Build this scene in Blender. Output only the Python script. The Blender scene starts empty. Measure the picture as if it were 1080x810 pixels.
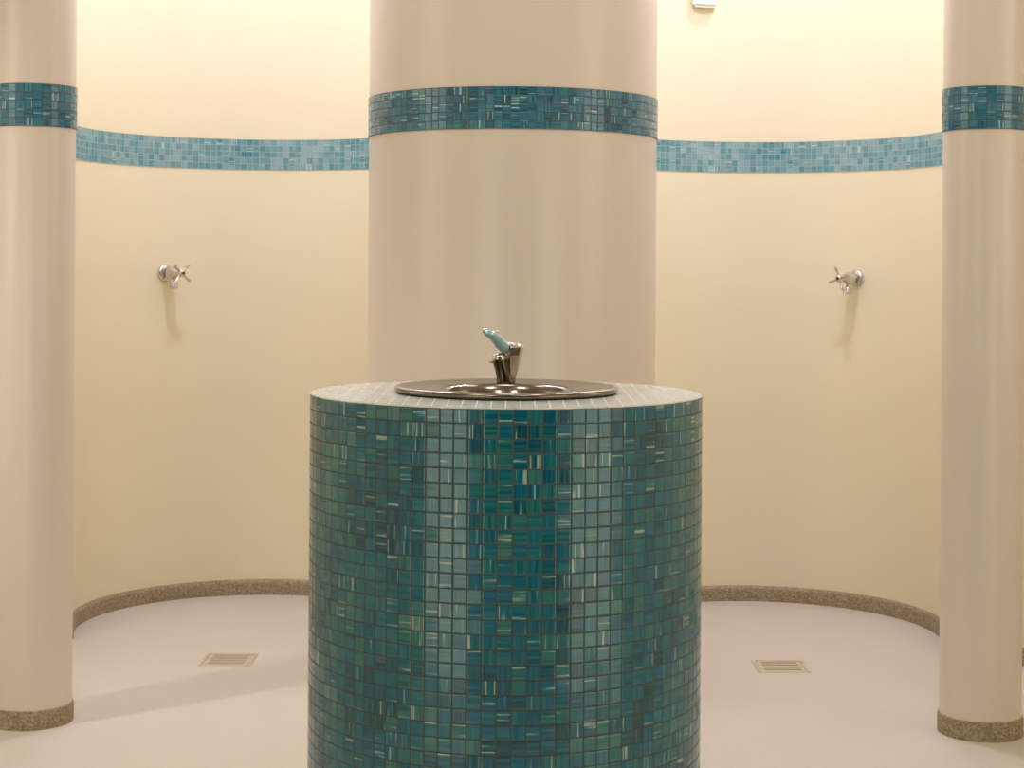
import bpy, bmesh, math, random
from mathutils import Vector, Matrix
random.seed(4)
C = bpy.context.scene.collection
PI = math.pi
T = 0.021            # mosaic pitch
HC = 1.155           # camera height
F = 1835.0           # focal length in pixels of a 1080 px wide frame

# ------------------------------------------------------------------ helpers
def lin(r, g, b):
    def f(c):
        c /= 255.0
        return c/12.92 if c <= 0.04045 else ((c+0.055)/1.055)**2.4
    return (f(r), f(g), f(b), 1)

def obj(name, bm, mat, parent=None, smooth=False, loc=None):
    me = bpy.data.meshes.new(name)
    bmesh.ops.recalc_face_normals(bm, faces=bm.faces) if not bm.faces.layers.int.get('keep') else None
    bm.to_mesh(me); bm.free()
    if smooth:
        for p in me.polygons: p.use_smooth = True
    me.materials.append(mat)
    o = bpy.data.objects.new(name, me)
    C.objects.link(o)
    if parent: o.parent = parent
    if loc: o.location = loc
    return o

def smooth_angle(o, ang=35):
    me = o.data
    for p in me.polygons: p.use_smooth = True
    bm = bmesh.new(); bm.from_mesh(me)
    for e in bm.edges:
        if len(e.link_faces) == 2 and e.calc_face_angle(0) > math.radians(ang): e.smooth = False
    bm.to_mesh(me); bm.free()

def thing(name, label, cat, loc=(0, 0, 0), rotz=0, group=None):
    o = bpy.data.objects.new(name, None); C.objects.link(o)
    o.empty_display_size = 0.1
    o.location = loc; o.rotation_euler = (0, 0, rotz)
    o['label'] = label; o['category'] = cat
    if group: o['group'] = group
    return o

def struct(o):
    o['kind'] = 'structure'
    return o

def lathe(profile, n=64, bm=None, close=False, uvscale=False):
    """profile: list of (r, z); axis z"""
    bm = bm or bmesh.new()
    rings = []
    for r, z in profile:
        if r < 1e-6:
            rings.append([bm.verts.new((0, 0, z))])
        else:
            rings.append([bm.verts.new((r*math.cos(2*PI*k/n), r*math.sin(2*PI*k/n), z)) for k in range(n)])
    for a, b in zip(rings[:-1], rings[1:]):
        for k in range(n):
            k2 = (k+1) % n
            if len(a) == 1 and len(b) == 1: continue
            if len(a) == 1: bm.faces.new((a[0], b[k], b[k2]))
            elif len(b) == 1: bm.faces.new((a[k], a[k2], b[0]))
            else: bm.faces.new((a[k], a[k2], b[k2], b[k]))
    return bm

def tube(points, radii, n=20, bm=None, cap=True):
    """swept round tube through points with radii (scalar or (a,b))"""
    bm = bm or bmesh.new()
    pts = [Vector(p) for p in points]
    rings = []
    up = None
    for i, p in enumerate(pts):
        t = (pts[min(i+1, len(pts)-1)] - pts[max(i-1, 0)]).normalized()
        if up is None:
            up = Vector((0, 1, 0)) if abs(t.y) < 0.9 else Vector((0, 0, 1))
        a = (up - t*up.dot(t)).normalized(); b = t.cross(a)
        up = a
        r = radii[i]
        ra, rb = (r if isinstance(r, tuple) else (r, r))
        rings.append([bm.verts.new(p + a*ra*math.cos(2*PI*k/n) + b*rb*math.sin(2*PI*k/n)) for k in range(n)])
    for a, b in zip(rings[:-1], rings[1:]):
        for k in range(n):
            bm.faces.new((a[k], a[(k+1) % n], b[(k+1) % n], b[k]))
    if cap:
        bm.faces.new(rings[0]); bm.faces.new(rings[-1])
    return bm

def box(bm, x0, x1, y0, y1, z0, z1):
    v = [bm.verts.new((x, y, z)) for x in (x0, x1) for y in (y0, y1) for z in (z0, z1)]
    for f in ((0,1,3,2), (4,6,7,5), (0,4,5,1), (2,3,7,6), (0,2,6,4), (1,5,7,3)):
        bm.faces.new([v[i] for i in f])
    return bm

def arc_pts(cx, cy, r, a0, a1, n):
    return [(cx+r*math.cos(math.radians(a0+(a1-a0)*i/n)), cy+r*math.sin(math.radians(a0+(a1-a0)*i/n))) for i in range(n+1)]

def strip(path, z0, z1, uv=False, bm=None):
    """vertical sheet along a plan path; uv in mosaic tile units"""
    bm = bm or bmesh.new()
    L = bm.loops.layers.uv.verify()
    s = 0
    prev = None
    for i, p in enumerate(path):
        if i: s += math.dist(p, path[i-1])
        cur = (bm.verts.new((p[0], p[1], z0)), bm.verts.new((p[0], p[1], z1)), s)
        if prev:
            f = bm.faces.new((prev[0], cur[0], cur[1], prev[1]))
            for lo, (ss, zz) in zip(f.loops, ((prev[2], z0), (cur[2], z0), (cur[2], z1), (prev[2], z1))):
                lo[L].uv = (ss/T, (zz-z0)/T)
        prev = cur
    return bm

def drum(R, nf, z0, z1, rows, bm=None, phase=0.0):
    """faceted cylinder side, one facet per mosaic column, uv in tile units"""
    bm = bm or bmesh.new()
    L = bm.loops.layers.uv.verify()
    lo_, hi_ = [], []
    for k in range(nf):
        a = 2*PI*(k+phase)/nf
        lo_.append(bm.verts.new((R*math.cos(a), R*math.sin(a), z0)))
        hi_.append(bm.verts.new((R*math.cos(a), R*math.sin(a), z1)))
    for k in range(nf):
        k2 = (k+1) % nf
        f = bm.faces.new((lo_[k], lo_[k2], hi_[k2], hi_[k]))
        for lp, (u, v) in zip(f.loops, ((k, 0), (k+1, 0), (k+1, rows), (k, rows))):
            lp[L].uv = (u, v)
    return bm, lo_, hi_

# ------------------------------------------------------------------ materials
def nodes(name):
    m = bpy.data.materials.new(name); m.use_nodes = True
    nt = m.node_tree; b = nt.nodes['Principled BSDF']
    return m, nt, b

def N(nt, typ, **kw):
    n = nt.nodes.new(typ)
    for k, v in kw.items():
        if k.startswith('i_'): n.inputs[int(k[2:])].default_value = v
        else: setattr(n, k, v)
    return n

def mth(nt, op, a, b=None, c=None):
    n = nt.nodes.new('ShaderNodeMath'); n.operation = op
    for i, v in enumerate((a, b, c)):
        if v is None: continue
        if isinstance(v, (int, float)): n.inputs[i].default_value = v
        else: nt.links.new(v, n.inputs[i])
    return n.outputs[0]

def mixc(nt, fac, a, b):
    n = nt.nodes.new('ShaderNodeMix'); n.data_type = 'RGBA'
    for i, v in ((0, fac), (6, a), (7, b)):
        if isinstance(v, (int, float, tuple)): n.inputs[i].default_value = v
        else: nt.links.new(v, n.inputs[i])
    return n.outputs[2]

def paint(name, col, col2, rough, scale=2.0, bump=0.02, spec=0.5):
    m, nt, b = nodes(name)
    tc = N(nt, 'ShaderNodeTexCoord')
    nz = N(nt, 'ShaderNodeTexNoise'); nz.inputs['Scale'].default_value = scale; nz.inputs['Detail'].default_value = 4
    nt.links.new(tc.outputs['Object'], nz.inputs['Vector'])
    nt.links.new(mixc(nt, nz.outputs['Fac'], col, col2), b.inputs['Base Color'])
    b.inputs['Roughness'].default_value = rough
    b.inputs['Specular IOR Level'].default_value = spec
    n2 = N(nt, 'ShaderNodeTexNoise'); n2.inputs['Scale'].default_value = 60
    nt.links.new(tc.outputs['Object'], n2.inputs['Vector'])
    bp = N(nt, 'ShaderNodeBump'); bp.inputs['Strength'].default_value = bump; bp.inputs['Distance'].default_value = 0.01
    nt.links.new(n2.outputs['Fac'], bp.inputs['Height']); nt.links.new(bp.outputs[0], b.inputs['Normal'])
    return m

def terrazzo(name):
    m, nt, b = nodes(name)
    tc = N(nt, 'ShaderNodeTexCoord')
    vo = N(nt, 'ShaderNodeTexVoronoi'); vo.inputs['Scale'].default_value = 240
    nt.links.new(tc.outputs['Object'], vo.inputs['Vector'])
    nz = N(nt, 'ShaderNodeTexNoise'); nz.inputs['Scale'].default_value = 90; nz.inputs['Detail'].default_value = 3
    nt.links.new(tc.outputs['Object'], nz.inputs['Vector'])
    sx = N(nt, 'ShaderNodeSeparateColor'); nt.links.new(vo.outputs['Color'], sx.inputs[0])
    r = N(nt, 'ShaderNodeValToRGB'); cr = r.color_ramp
    cr.elements[0].position = 0.0; cr.elements[0].color = lin(112, 98, 76)
    cr.elements[1].position = 1.0; cr.elements[1].color = lin(190, 174, 146)
    e = cr.elements.new(0.3); e.color = lin(140, 122, 92)
    e = cr.elements.new(0.7); e.color = lin(168, 150, 118)
    nt.links.new(sx.outputs[0], r.inputs[0])
    nt.links.new(mixc(nt, mth(nt, 'MULTIPLY', nz.outputs['Fac'], 0.6), r.outputs[0], lin(150, 132, 102)), b.inputs['Base Color'])
    b.inputs['Roughness'].default_value = 0.6
    return m

def mosaic(name, pale=0.0, sat=1.0, val=1.0, seed=0.0, tilt=0.05, grout=lin(66, 62, 54), pal=None):
    """glass smalti: one tone per tile, milky streaks across or along it, recessed grout"""
    m, nt, b = nodes(name)
    L = nt.links.new
    uv = N(nt, 'ShaderNodeUVMap')
    off = N(nt, 'ShaderNodeVectorMath', operation='ADD'); off.inputs[1].default_value = (seed*17, seed*5, 0)
    L(uv.outputs[0], off.inputs[0])
    fl = N(nt, 'ShaderNodeVectorMath', operation='FLOOR'); L(off.outputs[0], fl.inputs[0])
    fr = N(nt, 'ShaderNodeVectorMath', operation='FRACTION'); L(off.outputs[0], fr.inputs[0])
    def wn(dx):
        a = N(nt, 'ShaderNodeVectorMath', operation='ADD'); a.inputs[1].default_value = (dx, dx*0.7, dx*1.3); L(fl.outputs[0], a.inputs[0])
        w = N(nt, 'ShaderNodeTexWhiteNoise'); w.noise_dimensions = '3D'; L(a.outputs[0], w.inputs['Vector'])
        return w
    w1, w2, w3 = wn(0.37), wn(31.7), wn(77.1)
    r = N(nt, 'ShaderNodeValToRGB'); cr = r.color_ramp; cr.interpolation = 'LINEAR'
    cols = pal or [(0.0, (0, 66, 88)), (0.2, (0, 90, 118)), (0.4, (0, 110, 144)), (0.55, (16, 114, 134)),
            (0.7, (40, 120, 124)), (0.85, (84, 138, 136)), (1.0, (142, 166, 158))]
    cr.elements[0].position = cols[0][0]; cr.elements[0].color = lin(*cols[0][1])
    cr.elements[1].position = 1.0; cr.elements[1].color = lin(*cols[-1][1])
    for p, c in cols[1:-1]:
        e = cr.elements.new(p); e.color = lin(*c)
    # slow drift of tone over the surface
    dn = N(nt, 'ShaderNodeTexNoise'); dn.inputs['Scale'].default_value = 0.16; dn.inputs['Detail'].default_value = 1
    L(fl.outputs[0], dn.inputs['Vector'])
    tone = mth(nt, 'ADD', mth(nt, 'MULTIPLY', w1.outputs['Value'], 0.62), mth(nt, 'SUBTRACT', mth(nt, 'MULTIPLY', dn.outputs['Fac'], 0.9), 0.33 - pale))
    L(tone, r.inputs[0])
    # streaks: direction chosen per tile
    sp = N(nt, 'ShaderNodeSeparateXYZ'); L(fr.outputs[0], sp.inputs[0])
    horiz = mth(nt, 'GREATER_THAN', w2.outputs['Value'], 0.5)
    a_ = N(nt, 'ShaderNodeMix'); a_.data_type = 'FLOAT'; L(horiz, a_.inputs[0]); L(sp.outputs[0], a_.inputs[2]); L(sp.outputs[1], a_.inputs[3])
    c_ = N(nt, 'ShaderNodeMix'); c_.data_type = 'FLOAT'; L(horiz, c_.inputs[0]); L(sp.outputs[1], c_.inputs[2]); L(sp.outputs[0], c_.inputs[3])
    cv = N(nt, 'ShaderNodeCombineXYZ')
    L(mth(nt, 'ADD', mth(nt, 'MULTIPLY', a_.outputs[0], 4.8), mth(nt, 'MULTIPLY', w3.outputs['Value'], 57.0)), cv.inputs[0])
    L(mth(nt, 'ADD', mth(nt, 'MULTIPLY', c_.outputs[0], 0.14), mth(nt, 'MULTIPLY', w2.outputs['Value'], 91.0)), cv.inputs[1])
    sn = N(nt, 'ShaderNodeTexNoise'); sn.inputs['Scale'].default_value = 1.0; sn.inputs['Detail'].default_value = 2.5
    L(cv.outputs[0], sn.inputs['Vector'])
    # mild streaks on all tiles
    mild = N(nt, 'ShaderNodeMapRange'); mild.inputs[1].default_value = 0.35; mild.inputs[2].default_value = 0.75
    L(sn.outputs['Fac'], mild.inputs[0])
    dark = mixc(nt, mth(nt, 'MULTIPLY', mild.outputs[0], 0.45), r.outputs[0], lin(120, 172, 170))
    dk = N(nt, 'ShaderNodeMapRange'); dk.inputs[1].default_value = 0.45; dk.inputs[2].default_value = 0.25
    L(sn.outputs['Fac'], dk.inputs[0])
    dark = mixc(nt, mth(nt, 'MULTIPLY', dk.outputs[0], 0.5), dark, lin(0, 62, 78))
    # strong milky streak on some
    st = N(nt, 'ShaderNodeMapRange'); st.inputs[1].default_value = 0.61; st.inputs[2].default_value = 0.66
    L(sn.outputs['Fac'], st.inputs[0])
    strong = mth(nt, 'MULTIPLY', st.outputs[0], mth(nt, 'GREATER_THAN', w3.outputs['Value'], 0.5))
    col = mixc(nt, mth(nt, 'MULTIPLY', strong, 0.9), dark, lin(196, 214, 204))
    # grout
    ex = mth(nt, 'ABSOLUTE', mth(nt, 'SUBTRACT', sp.outputs[0], 0.5))
    ey = mth(nt, 'ABSOLUTE', mth(nt, 'SUBTRACT', sp.outputs[1], 0.5))
    mx = mth(nt, 'MAXIMUM', ex, ey)
    g = N(nt, 'ShaderNodeMapRange'); g.inputs[1].default_value = 0.447; g.inputs[2].default_value = 0.467
    L(mx, g.inputs[0])
    hs = N(nt, 'ShaderNodeHueSaturation'); hs.inputs['Saturation'].default_value = sat; hs.inputs['Value'].default_value = val; L(col, hs.inputs['Color'])
    L(mixc(nt, g.outputs[0], hs.outputs[0], grout), b.inputs['Base Color'])
    rg = N(nt, 'ShaderNodeMapRange'); rg.inputs[3].default_value = 0.16; rg.inputs[4].default_value = 0.8
    L(g.outputs[0], rg.inputs[0]); L(rg.outputs[0], b.inputs['Roughness'])
    b.inputs['IOR'].default_value = 1.68
    # tilt of single tiles + recessed grout
    ge = N(nt, 'ShaderNodeNewGeometry')
    sb = N(nt, 'ShaderNodeVectorMath', operation='SUBTRACT'); sb.inputs[1].default_value = (.5, .5, .5); L(w3.outputs['Color'], sb.inputs[0])
    sc = N(nt, 'ShaderNodeVectorMath', operation='SCALE'); sc.inputs[3].default_value = tilt; L(sb.outputs[0], sc.inputs[0])
    ad = N(nt, 'ShaderNodeVectorMath', operation='ADD'); L(ge.outputs['Normal'], ad.inputs[0]); L(sc.outputs[0], ad.inputs[1])
    no = N(nt, 'ShaderNodeVectorMath', operation='NORMALIZE'); L(ad.outputs[0], no.inputs[0])
    bp = N(nt, 'ShaderNodeBump'); bp.inputs['Strength'].default_value = 0.2; bp.inputs['Distance'].default_value = 0.0015
    bp.invert = True
    g2 = N(nt, 'ShaderNodeMapRange'); g2.inputs[1].default_value = 0.40; g2.inputs[2].default_value = 0.47; L(mx, g2.inputs[0])
    L(g2.outputs[0], bp.inputs['Height']); L(no.outputs[0], bp.inputs['Normal']); L(bp.outputs[0], b.inputs['Normal'])
    return m

def metal(name, col, rough, aniso=0.0):
    m, nt, b = nodes(name)
    tc = N(nt, 'ShaderNodeTexCoord')
    nz = N(nt, 'ShaderNodeTexNoise'); nz.inputs['Scale'].default_value = 40
    nt.links.new(tc.outputs['Object'], nz.inputs['Vector'])
    rr = N(nt, 'ShaderNodeMapRange'); rr.inputs[3].default_value = rough*0.8; rr.inputs[4].default_value = rough*1.25
    nt.links.new(nz.outputs['Fac'], rr.inputs[0]); nt.links.new(rr.outputs[0], b.inputs['Roughness'])
    b.inputs['Base Color'].default_value = col
    b.inputs['Metallic'].default_value = 1
    return m

def plain(name, col, rough, **kw):
    m, nt, b = nodes(name)
    b.inputs['Base Color'].default_value = col; b.inputs['Roughness'].default_value = rough
    for k, v in kw.items(): b.inputs[k].default_value = v
    return m

M_wall = paint('wall_paint', lin(237, 226, 192), lin(239, 229, 196), 0.42)
M_room = paint('room_paint', lin(84, 70, 56), lin(90, 75, 60), 0.6)
M_col = paint('column_paint', lin(222, 208, 192), lin(226, 212, 197), 0.32, bump=0.01, spec=0.85)
M_floor = paint('floor_screed', lin(202, 193, 177), lin(208, 200, 184), 0.45, scale=3.0, bump=0.03)
M_ceil = paint('ceiling_paint', lin(235, 228, 214), lin(238, 231, 218), 0.8)
M_terr = terrazzo('terrazzo')
M_mos = mosaic('glass_mosaic', seed=1, val=0.74, sat=1.12)
M_mosW = mosaic('glass_mosaic_wall_lit', seed=3, pale=0.30, grout=lin(150, 168, 168), pal=[(0.0, (30, 118, 145)), (0.3, (62, 132, 146)), (0.6, (96, 148, 156)), (1.0, (145, 175, 178))])  # same tiles; the wash of bay light is put into the pale palette
M_mosC = mosaic('glass_mosaic_column', seed=5, val=1.0, pal=[(0.0, (0, 58, 84)), (0.25, (0, 84, 116)), (0.5, (10, 104, 140)), (0.7, (34, 112, 132)), (0.85, (84, 140, 146)), (1.0, (140, 170, 166))])
M_top = mosaic('glass_mosaic_top_sheen', seed=7, pale=0.2, tilt=0.01, grout=lin(192, 190, 178), pal=[(0.0, (178, 196, 196)), (0.5, (205, 208, 200)), (1.0, (226, 220, 206))])  # pale palette stands in for the wall's reflection at grazing angle
M_steel = metal('stainless_steel', (0.25, 0.215, 0.175, 1), 0.17)
M_chrome = metal('chrome', (0.62, 0.59, 0.57, 1), 0.12)
M_steelRefl = metal('steel_dark_reflection', (0.11, 0.09, 0.07, 1), 0.2)  # polished steel; the dark room it mirrors is put into the colour
M_brass = metal('worn_chrome', (0.50, 0.44, 0.30, 1), 0.22)
M_guard = plain('guard_plastic', lin(168, 196, 203), 0.12, **{'Metallic': 0.25})
M_black = plain('black_hole', (0.01, 0.01, 0.01, 1), 0.6)
M_white = paint('white_plastic', lin(245, 245, 245), lin(250, 250, 250), 0.35)
M_drain = metal('drain_steel', (0.82, 0.78, 0.70, 1), 0.38)
M_slot = plain('drain_slot', lin(150, 132, 108), 0.7)

# ------------------------------------------------------------------ room shell
LC, RC = (-0.828, 5.53), (0.805, 5.475)     # centres of the two round shower bays
RN = 0.553
CEIL = 3.0
left_path = [(-0.262, 4.93)] + arc_pts(*LC, RN, 0, 200, 96) + [(-1.50, 5.12), (-2.7, 5.12), (-2.7, -3.0)]
right_path = [(0.262, 4.93)] + arc_pts(*RC, RN, 180, -20, 96) + [(1.48, 5.07), (2.7, 5.07), (2.7, -3.0)]

def wallmesh(name, path):
    o = obj(name, strip(path, 0, CEIL), M_wall)
    smooth_angle(o, 20)
    return struct(o)
wallmesh('wall_left', left_path)
wallmesh('wall_right', right_path)
o = struct(obj('wall_front', strip([(-2.7, -3.0), (2.7, -3.0)], 0, CEIL), M_room))

bm = bmesh.new(); vs = [bm.verts.new(p) for p in ((-2.8, -3.1, 0), (2.8, -3.1, 0), (2.8, 6.4, 0), (-2.8, 6.4, 0))]; bm.faces.new(vs)
struct(obj('floor', bm, M_floor))
bm = bmesh.new(); vs = [bm.verts.new(p) for p in ((-2.8, -3.1, CEIL), (-2.8, 6.4, CEIL), (2.8, 6.4, CEIL), (2.8, -3.1, CEIL))]; bm.faces.new(vs)
struct(obj('ceiling', bm, M_ceil))

# terrazzo baseboards following the bays: swept section with a rounded top
def inset(path, d, sgn):
    """path moved d towards the inside of the bay"""
    out = []
    for i, p in enumerate(path):
        a = path[max(i-1, 0)]; b = path[min(i+1, len(path)-1)]
        tx, ty = b[0]-a[0], b[1]-a[1]; l = math.hypot(tx, ty)
        out.append((p[0]-sgn*ty/l*d, p[1]+sgn*tx/l*d))
    return out
def baseboard(name, path, sgn):
    bm = bmesh.new()
    sec = [(0.001, 0.0), (0.012, 0.0), (0.0115, 0.040), (0.009, 0.0475), (0.005, 0.0505), (0.0005, 0.052)]
    lines = [[bm.verts.new((x, y, z)) for x, y in inset(path, d, sgn)] for d, z in sec]
    for a, b in zip(lines[:-1], lines[1:]):
        for k in range(len(path)-1): bm.faces.new((a[k], a[k+1], b[k+1], b[k]))
    o = obj(name, bm, M_terr); smooth_angle(o, 50)
    return struct(o)
lp = [(LC[0]+RN, 5.0)] + arc_pts(*LC, RN, 0, 200, 96) + [(-1.50, 5.12), (-2.7, 5.12)]
rp = [(RC[0]-RN, 5.0)] + arc_pts(*RC, RN, 180, -20, 96) + [(1.48, 5.07), (2.7, 5.07)]
baseboard('baseboard_left', lp, 1)
baseboard('baseboard_right', rp, -1)

# mosaic bands on the bay walls
def wall_band(name, cx, cy, a0, a1, end, sgn, z0):
    n = int(round(abs(math.radians(a1-a0))*(RN-0.002)/T))
    path = arc_pts(cx, cy, RN, a0, a1, n) + [end]
    path = inset(path, 0.002, sgn)
    o = obj(name, strip(path, z0, z0+5*T), M_mosW)
    return struct(o)
wall_band('trim_1', *LC, 0, 200, (-1.50, 5.12), 1, HC+0.328)
wall_band('trim_2', *RC, 180, -20, (1.48, 5.07), -1, HC+0.328)

# ------------------------------------------------------------------ columns
def column(name, label, x, y, R, nf, zb, seg=96):
    t = thing(name, label, 'column', (x, y, 0))
    o = obj('shaft', lathe([(R, 0.0), (R, CEIL)], seg), M_col, t, smooth=True)
    bm, lo_, hi_ = drum(R+0.0025, nf, zb, zb+5*T, 5, phase=0.5)
    # thin lips of grout closing the band onto the shaft
    L = bm.loops.layers.uv.verify()
    for ring, z in ((lo_, zb), (hi_, zb+5*T)):
        inner = [bm.verts.new((v.co.x*(R-0.004)/(R+0.0025), v.co.y*(R-0.004)/(R+0.0025), z)) for v in ring]
        for k in range(nf):
            f = bm.faces.new((ring[k], ring[(k+1) % nf], inner[(k+1) % nf], inner[k]))
            for lp in f.loops: lp[L].uv = (0.0, 0.0)
    obj('mosaic_band', bm, M_mosC, t)
    b = obj('base_ring', lathe([(R-0.002, 0), (R+0.004, 0), (R+0.0045, 0.040), (R+0.003, 0.0465), (R-0.002, 0.049)], seg), M_terr, t)
    smooth_angle(b, 50)
    b['label'] = 'speckled terrazzo base ring'
    return t
kc = 151/F
column('round_column', 'broad cream round column with blue mosaic band standing behind the drinking fountain', 0.0, 4.72, 0.389, 117, HC+0.341)
column('round_column', 'slim cream round column with teal mosaic band at the left edge of the left shower bay', -1.204, 4.386, 0.1, 30, HC+0.336, 64)
column('round_column', 'slim cream round column with teal mosaic band at the right edge of the right shower bay', 1.176, 4.343, 0.1, 30, HC+0.342, 64)

# ------------------------------------------------------------------ drinking fountain
PX, PY, PR, PT = -0.0075, 2.730, 0.306, HC-0.2005
ft = thing('drinking_fountain', 'waist-high round drinking fountain clad in teal glass mosaic with steel basin on top', 'drinking fountain', (PX, PY, 0))
nf = 92; rows = PT/T
bm, lo_, hi_ = drum(PR, nf, 0, PT, rows, phase=0.5)
L = bm.loops.layers.uv.verify()
for f in bm.faces:                       # rows counted down from the rim so that the top row is whole
    for lp in f.loops: lp[L].uv.y -= rows
obj('pedestal', bm, M_mos, ft)
bm = bmesh.new(); L = bm.loops.layers.uv.verify()
rr = [PR, PR-0.0015, 0.150]; zz = [PT, PT+0.0015, PT+0.0015]
rings = [[bm.verts.new((r*math.cos(2*PI*(k+.5)/nf), r*math.sin(2*PI*(k+.5)/nf), z)) for k in range(nf)] for r, z in zip(rr, zz)]
for a, b in zip(rings[:-1], rings[1:]):
    for k in range(nf):
        f = bm.faces.new((a[k], a[(k+1) % nf], b[(k+1) % nf], b[k]))
        for lp in f.loops: lp[L].uv = (lp.vert.co.x/T, lp.vert.co.y/T)
pt = obj('pedestal_top', bm, M_top, ft); pt['label'] = 'mosaic top surface with painted pale sheen'
# basin
z = PT+0.0015
prof = [(0.168, z+0.0005), (0.1735, z+0.002), (0.1755, z+0.005), (0.1745, z+0.0085), (0.171, z+0.0105), (0.165, z+0.0108),
        (0.150, z+0.0092), (0.130, z+0.0078), (0.110, z+0.0070), (0.102, z+0.0062), (0.0975, z+0.003), (0.094, z-0.004), (0.090, z-0.015), (0.084, z-0.030),
        (0.068, z-0.050), (0.045, z-0.060), (0.02, z-0.063), (0.0, z-0.063)]
bs = obj('basin', lathe(prof, 128), M_steel, ft, smooth=True)
bs['label'] = 'round brushed steel basin with a rolled rim'
dr = obj('strainer', lathe([(0.022, z-0.0625), (0.022, z-0.060), (0.017, z-0.059), (0.0, z-0.0585)], 32), M_chrome, bs, smooth=True)
# bubbler on the back rim; local units: px of the photo at its depth
BX, BY, BZ = 0.0, 0.135, z+0.002
S = 1/640.0
def P(px, py, dy=0.0):        # photo pixel offsets from (532, 402)
    return (BX + (px-533.5)*S, BY+dy, BZ + (402-py)*S)
bub = obj('bubbler', tube([P(532, 404), P(532, 401), P(531.6, 397), P(530.5, 391), P(528.6, 384), P(526.6, 378), P(525.8, 374)],
        [0.0165, 0.0160, 0.0140, 0.0128, 0.0122, 0.0122, 0.0126], 28), M_steelRefl, ft)
smooth_angle(bub, 50); bub['label'] = 'polished metal bubbler with push button and angled spout'
bt = obj('push_button', tube([P(525.9, 375.5), P(525.6, 373), P(525.3, 370.5), P(525.1, 368.8), P(525.0, 368.2)], [0.0128, 0.0135, 0.0118, 0.0075, 0.003], 28), M_chrome, bub)
smooth_angle(bt, 50)
sc = obj('side_screw', tube([P(521, 377), P(517, 377), P(515.2, 377)], [0.0036, 0.0036, 0.002], 16), M_chrome, bub); smooth_angle(sc, 50)
# wedge arm: tapering flat-sided casting leaning to the right
bm = bmesh.new()
lv = []
for (xl, xr, y, d) in ((536, 542.5, 400, 0.008), (536.2, 543.5, 392, 0.009), (534.8, 546.6, 381, 0.0105), (533.6, 549.6, 370, 0.012), (533.0, 551.4, 362.5, 0.0125)):
    a, b = P(xl, y), P(xr, y)
    cx_, hw = (a[0]+b[0])/2, (b[0]-a[0])/2
    lv.append([bm.verts.new((cx_+sx*hw, BY+0.002+sy*d, a[2])) for sx, sy in ((-1, -.6), (-.6, -1), (.6, -1), (1, -.6), (1, .6), (.6, 1), (-.6, 1), (-1, .6))])
for a, b in zip(lv[:-1], lv[1:]):
    for k in range(8): bm.faces.new((a[k], a[(k+1) % 8], b[(k+1) % 8], b[k]))
bm.faces.new(lv[0]); bm.faces.new(lv[-1])
wa = obj('spout_arm', bm, M_brass, bub)
for px, r in ((536.5, 0.0058), (541.2, 0.0052), (546.6, 0.0062)):      # rounded lugs on the arm's top
    k_ = obj('cap_nut', lathe([(r, -0.004), (r*1.05, 0.001), (r*0.95, 0.004), (r*0.6, 0.0066), (0, 0.0076)], 20), M_chrome, wa, smooth=True)
    k_.location = P(px, 361.5 + (px-536)*0.15)
# spout guard: curved hood bending back over the button, open underneath, with the nozzle in it
path = [P(535.5, 363.5), P(531, 362.5), P(527, 359.5), P(522.8, 354.0), P(518.2, 349.6), P(513.5, 347.3), P(509.8, 346.6)]
hood = obj('spout_guard', tube(path, [(0.0105, 0.0090), (0.0120, 0.0098), (0.0125, 0.0098), (0.0125, 0.0094), (0.0125, 0.0084), (0.0118, 0.0070), (0.0105, 0.0056)], 24), M_guard, bub)
smooth_angle(hood, 60); hood['label'] = 'pale blue curved mouth guard over the spout'
nz_ = obj('nozzle', tube([P(513, 346.0), P(510, 344.9), P(508, 344.8)], [0.006, 0.0056, 0.0042], 18), M_chrome, hood); smooth_angle(nz_, 50)
rib = obj('guard_bead', lathe([(0.0, 0.0045), (0.003, 0.0038), (0.0045, 0.001), (0.0045, -0.002)], 18), M_chrome, hood, smooth=True)
rib.location = P(522.6, 346.6)

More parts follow.
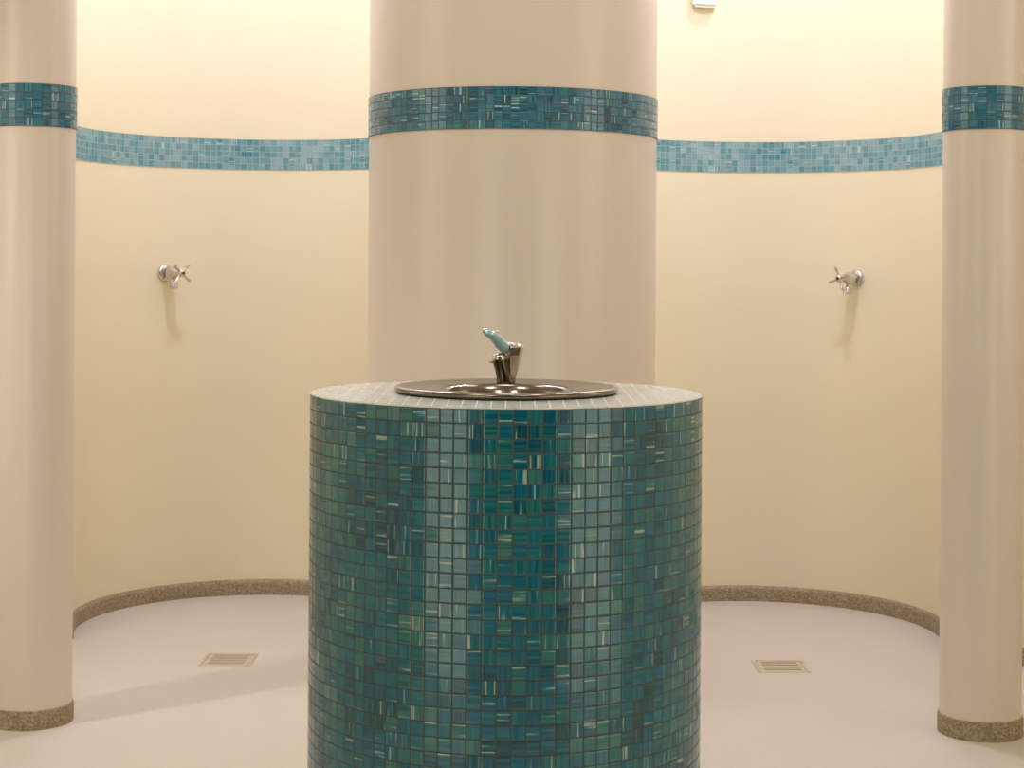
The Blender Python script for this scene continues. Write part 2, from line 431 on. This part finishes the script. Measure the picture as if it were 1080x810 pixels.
# ------------------------------------------------------------------ taps
def tap(label, cx, cy, px, hz, spin, side):
    # find the wall point along the sight line of pixel column px
    k = (px-540)/F
    y = cy; best = None
    for i in range(4000):
        yy = 4.6 + i*0.0005
        d = math.hypot(k*yy-cx, yy-cy)
        if yy > cy-0.2 and d >= RN-0.0005: y = yy; break
    p = Vector((k*y, y)); nrm = (Vector((cx, cy))-p).normalized()
    rz = math.atan2(nrm.y, nrm.x) + PI/2      # local -Y points out of the wall
    t = thing('shower_tap', label, 'tap', (p.x, p.y, hz), rz, group='shower taps on the bay walls')
    def outw(profile, n=32):                    # lathe turned so that z -> -y (out of the wall)
        bm = lathe(profile, n); bmesh.ops.rotate(bm, cent=(0, 0, 0), matrix=Matrix.Rotation(PI/2, 3, 'X'), verts=bm.verts); return bm
    fl_ = obj('flange', outw([(0.0, 0.001), (0.029, 0.001), (0.029, 0.004), (0.026, 0.008), (0.020, 0.0105), (0.014, 0.012)]), M_chrome, t); smooth_angle(fl_, 50)
    bd = obj('valve_body', outw([(0.0135, 0.009), (0.0135, 0.026), (0.019, 0.033), (0.0215, 0.045), (0.0205, 0.062), (0.0160, 0.073), (0.0110, 0.079),
                                 (0.0100, 0.102), (0.0080, 0.106), (0.0, 0.106)]), M_chrome, t); smooth_angle(bd, 50)
    # outlet pointing down from the body
    ns = obj('outlet', tube([(0, -0.050, -0.010), (0, -0.056, -0.024), (0, -0.059, -0.031), (0, -0.060, -0.033), (0, -0.062, -0.052)],
                            [0.0095, 0.0095, 0.010, 0.0140, 0.0145], 24), M_chrome, t); smooth_angle(ns, 50)
    hd = obj('handle', outw([(0.0, 0.100), (0.0105, 0.100), (0.0130, 0.106), (0.0130, 0.120), (0.010, 0.124), (0.0045, 0.126), (0.0, 0.126)]), M_chrome, t); smooth_angle(hd, 50)
    dot = obj('index_button', outw([(0.0048, 0.1245), (0.0048, 0.1272), (0.0, 0.1276)], 16), M_black, hd)
    dot['label'] = 'dark dot at the hub'
    for q in range(4):
        a = spin + q*PI/2
        c, s = math.cos(a), math.sin(a)
        sp_ = obj('spoke', tube([(c*0.008, -0.113, s*0.008), (c*0.022, -0.114, s*0.022), (c*0.034, -0.116, s*0.034), (c*0.039, -0.1165, s*0.039), (c*0.041, -0.1168, s*0.041)],
                                [0.0046, 0.0042, 0.0054, 0.0054, 0.0030], 14), M_chrome, hd); smooth_angle(sp_, 50)
    return t
tap('chrome cross-handled shower tap on the curved wall of the left bay', *LC, 174.0, HC-0.034, math.radians(48), -1)
tap('chrome cross-handled shower tap on the curved wall of the right bay', *RC, 903.5, HC-0.036, math.radians(20), 1)

# ------------------------------------------------------------------ floor drains
def drain(label, x, y, nbars):
    t = thing('floor_drain', label, 'floor drain', (x, y, 0))
    h = 0.075
    bm = bmesh.new()
    for a in ((-h, h, -h, -h+0.009), (-h, h, h-0.009, h), (-h, -h+0.009, -h+0.009, h-0.009), (h-0.009, h, -h+0.009, h-0.009)):
        box(bm, *a, -0.002, 0.0032)
    obj('frame', bm, M_drain, t)
    bm = bmesh.new(); g = h-0.0105
    box(bm, -g, g, -g, g, -0.0018, 0.0008)
    w = 2*g/(2*nbars+1)
    # solid border and long bars with slots between
    for i in range(nbars+1):
        y0 = -g + i*2*w
        box(bm, -g+0.012, g-0.012, y0, y0+w, 0.0008, 0.0024)
    box(bm, -g, -g+0.012, -g, g, 0.0008, 0.0024); box(bm, g-0.012, g, -g, g, 0.0008, 0.0024)
    gr = obj('grate', bm, M_drain, t)
    bm = bmesh.new()
    for i in range(nbars):
        y0 = -g + w + i*2*w
        box(bm, -g+0.012, g-0.012, y0, y0+w, 0.0006, 0.0011)
    obj('slots', bm, M_slot, gr)
    return t
drain('square steel floor drain with slotted grate in the left shower bay', -0.817, 5.065, 6)
drain('square steel floor drain with slotted grate in the right shower bay', 0.785, 5.03, 4)

# ------------------------------------------------------------------ small white fixture high on the right bay wall
t = thing('wall_fixture', 'small white fixture high on the right bay wall, cut by the top of the frame', 'fixture')
a = math.radians(106)
def wallpt(yaw): return (RC[0]+RN*math.cos(yaw), RC[1]+RN*math.sin(yaw))
p = wallpt(a)
t.location = (p[0], p[1], 2.050); t.rotation_euler = (0, 0, a - PI/2)
bm = box(bmesh.new(), -0.043, 0.043, -0.030, 0.004, 0.0, 0.10)
bmesh.ops.bevel(bm, geom=list(bm.edges), offset=0.008, segments=3, affect='EDGES')
hs_ = obj('housing', bm, M_white, t); smooth_angle(hs_, 40)
obj('bottom_plate', box(bmesh.new(), -0.038, 0.038, -0.024, 0.0, -0.003, 0.0005), M_drain, t)

# ------------------------------------------------------------------ lights
def area(name, loc, target, sx, sy, power, col=(1, 1, 1), spread=180):
    l = bpy.data.lights.new(name, 'AREA'); l.shape = 'RECTANGLE'; l.size = sx; l.size_y = sy
    l.energy = power; l.color = col; l.spread = math.radians(spread)
    o = bpy.data.objects.new(name, l); C.objects.link(o); o.location = loc
    d = Vector(target)-Vector(loc); o.rotation_euler = d.to_track_quat('-Z', 'Y').to_euler()
    return o
def disk(name, loc, target, s, power, col, spread=180):
    o = area(name, loc, target, s, s, power, col, spread); o.data.shape = 'DISK'; return o
NEU = (1.0, 0.965, 0.95); COOL = (0.985, 0.98, 1.36); PAN = (1.0, 0.91, 0.78); REF = (1.0, 0.98, 0.74)
H = CEIL-0.04
disk('bay_lamp_left', (-1.04, 5.77, H), (-1.04, 5.78, 0), 0.14, 7.0, COOL)
disk('bay_lamp_right', (1.04, 5.71, H), (1.04, 5.72, 0), 0.14, 7.6, COOL)
disk('bay_lamp_inner_left', (-0.74, 4.88, H), (-0.74, 4.9, 0), 0.14, 15.3, COOL)
disk('bay_lamp_inner_right', (0.74, 4.83, H), (0.74, 4.85, 0), 0.14, 16.3, COOL)
# unseen fill added around the room; the last is the shadow-casting spot
area('reflection_fill_left', (-1.35, 0.30, 0.85), (0, 2.7, 0.85), 1.1, 1.6, 9, REF)  # added panel, mirrored as the left pale strip on the pedestal
area('reflection_fill_right', (1.85, 1.05, 0.85), (0, 2.7, 0.85), 1.2, 1.6, 8, REF)  # added likewise for the pale strip on the pedestal's right
area('side_fill_left', (-2.62, 3.5, 1.9), (0, 4.6, 1.9), 1.4, 1.8, 9, PAN)  # added panel that brightens the column flanks
area('side_fill_right', (2.62, 3.5, 1.9), (0, 4.6, 1.9), 1.4, 1.8, 10, PAN)  # added twin for the right-hand flanks
for i, (lx, ly, le) in enumerate(((-0.7, 0.6, 6.0), (0.7, 0.6, 6.0), (-0.75, 2.1, 6.0), (0.75, 2.1, 6.0), (-0.9, 3.7, 3.8), (0.9, 3.7, 3.8), (0.0, 3.3, 5.0))):
    disk('ceiling_fill', (lx, ly, H), (lx, ly, 0), 0.35, le, NEU)  # unseen ceiling disks added as fill on columns and floor
disk('spot_front_left', (-2.45, 3.23, 2.5), (-0.7, 4.6, 0.0), 0.08, 1.6, NEU, 50)

w = bpy.data.worlds.new('world'); bpy.context.scene.world = w; w.use_nodes = True
w.node_tree.nodes['Background'].inputs[0].default_value = (1, .9, .78, 1)
w.node_tree.nodes['Background'].inputs[1].default_value = 0.02

# ------------------------------------------------------------------ camera
cam = bpy.data.cameras.new('camera'); co = bpy.data.objects.new('camera', cam); C.objects.link(co)
co.location = (0, 0, HC)
cam.sensor_width = 36; cam.lens = F/1080*36; cam.shift_y = -125/1080; cam.clip_start = 0.05
ROLL = math.radians(0.40)
co.rotation_euler = (Matrix.Rotation(PI/2, 3, 'X') @ Matrix.Rotation(ROLL, 3, 'Z')).to_euler()
bpy.context.scene.camera = co
vs = bpy.context.scene.view_settings
vs.view_transform = 'Standard'; vs.look = 'None'; vs.exposure = 0.0
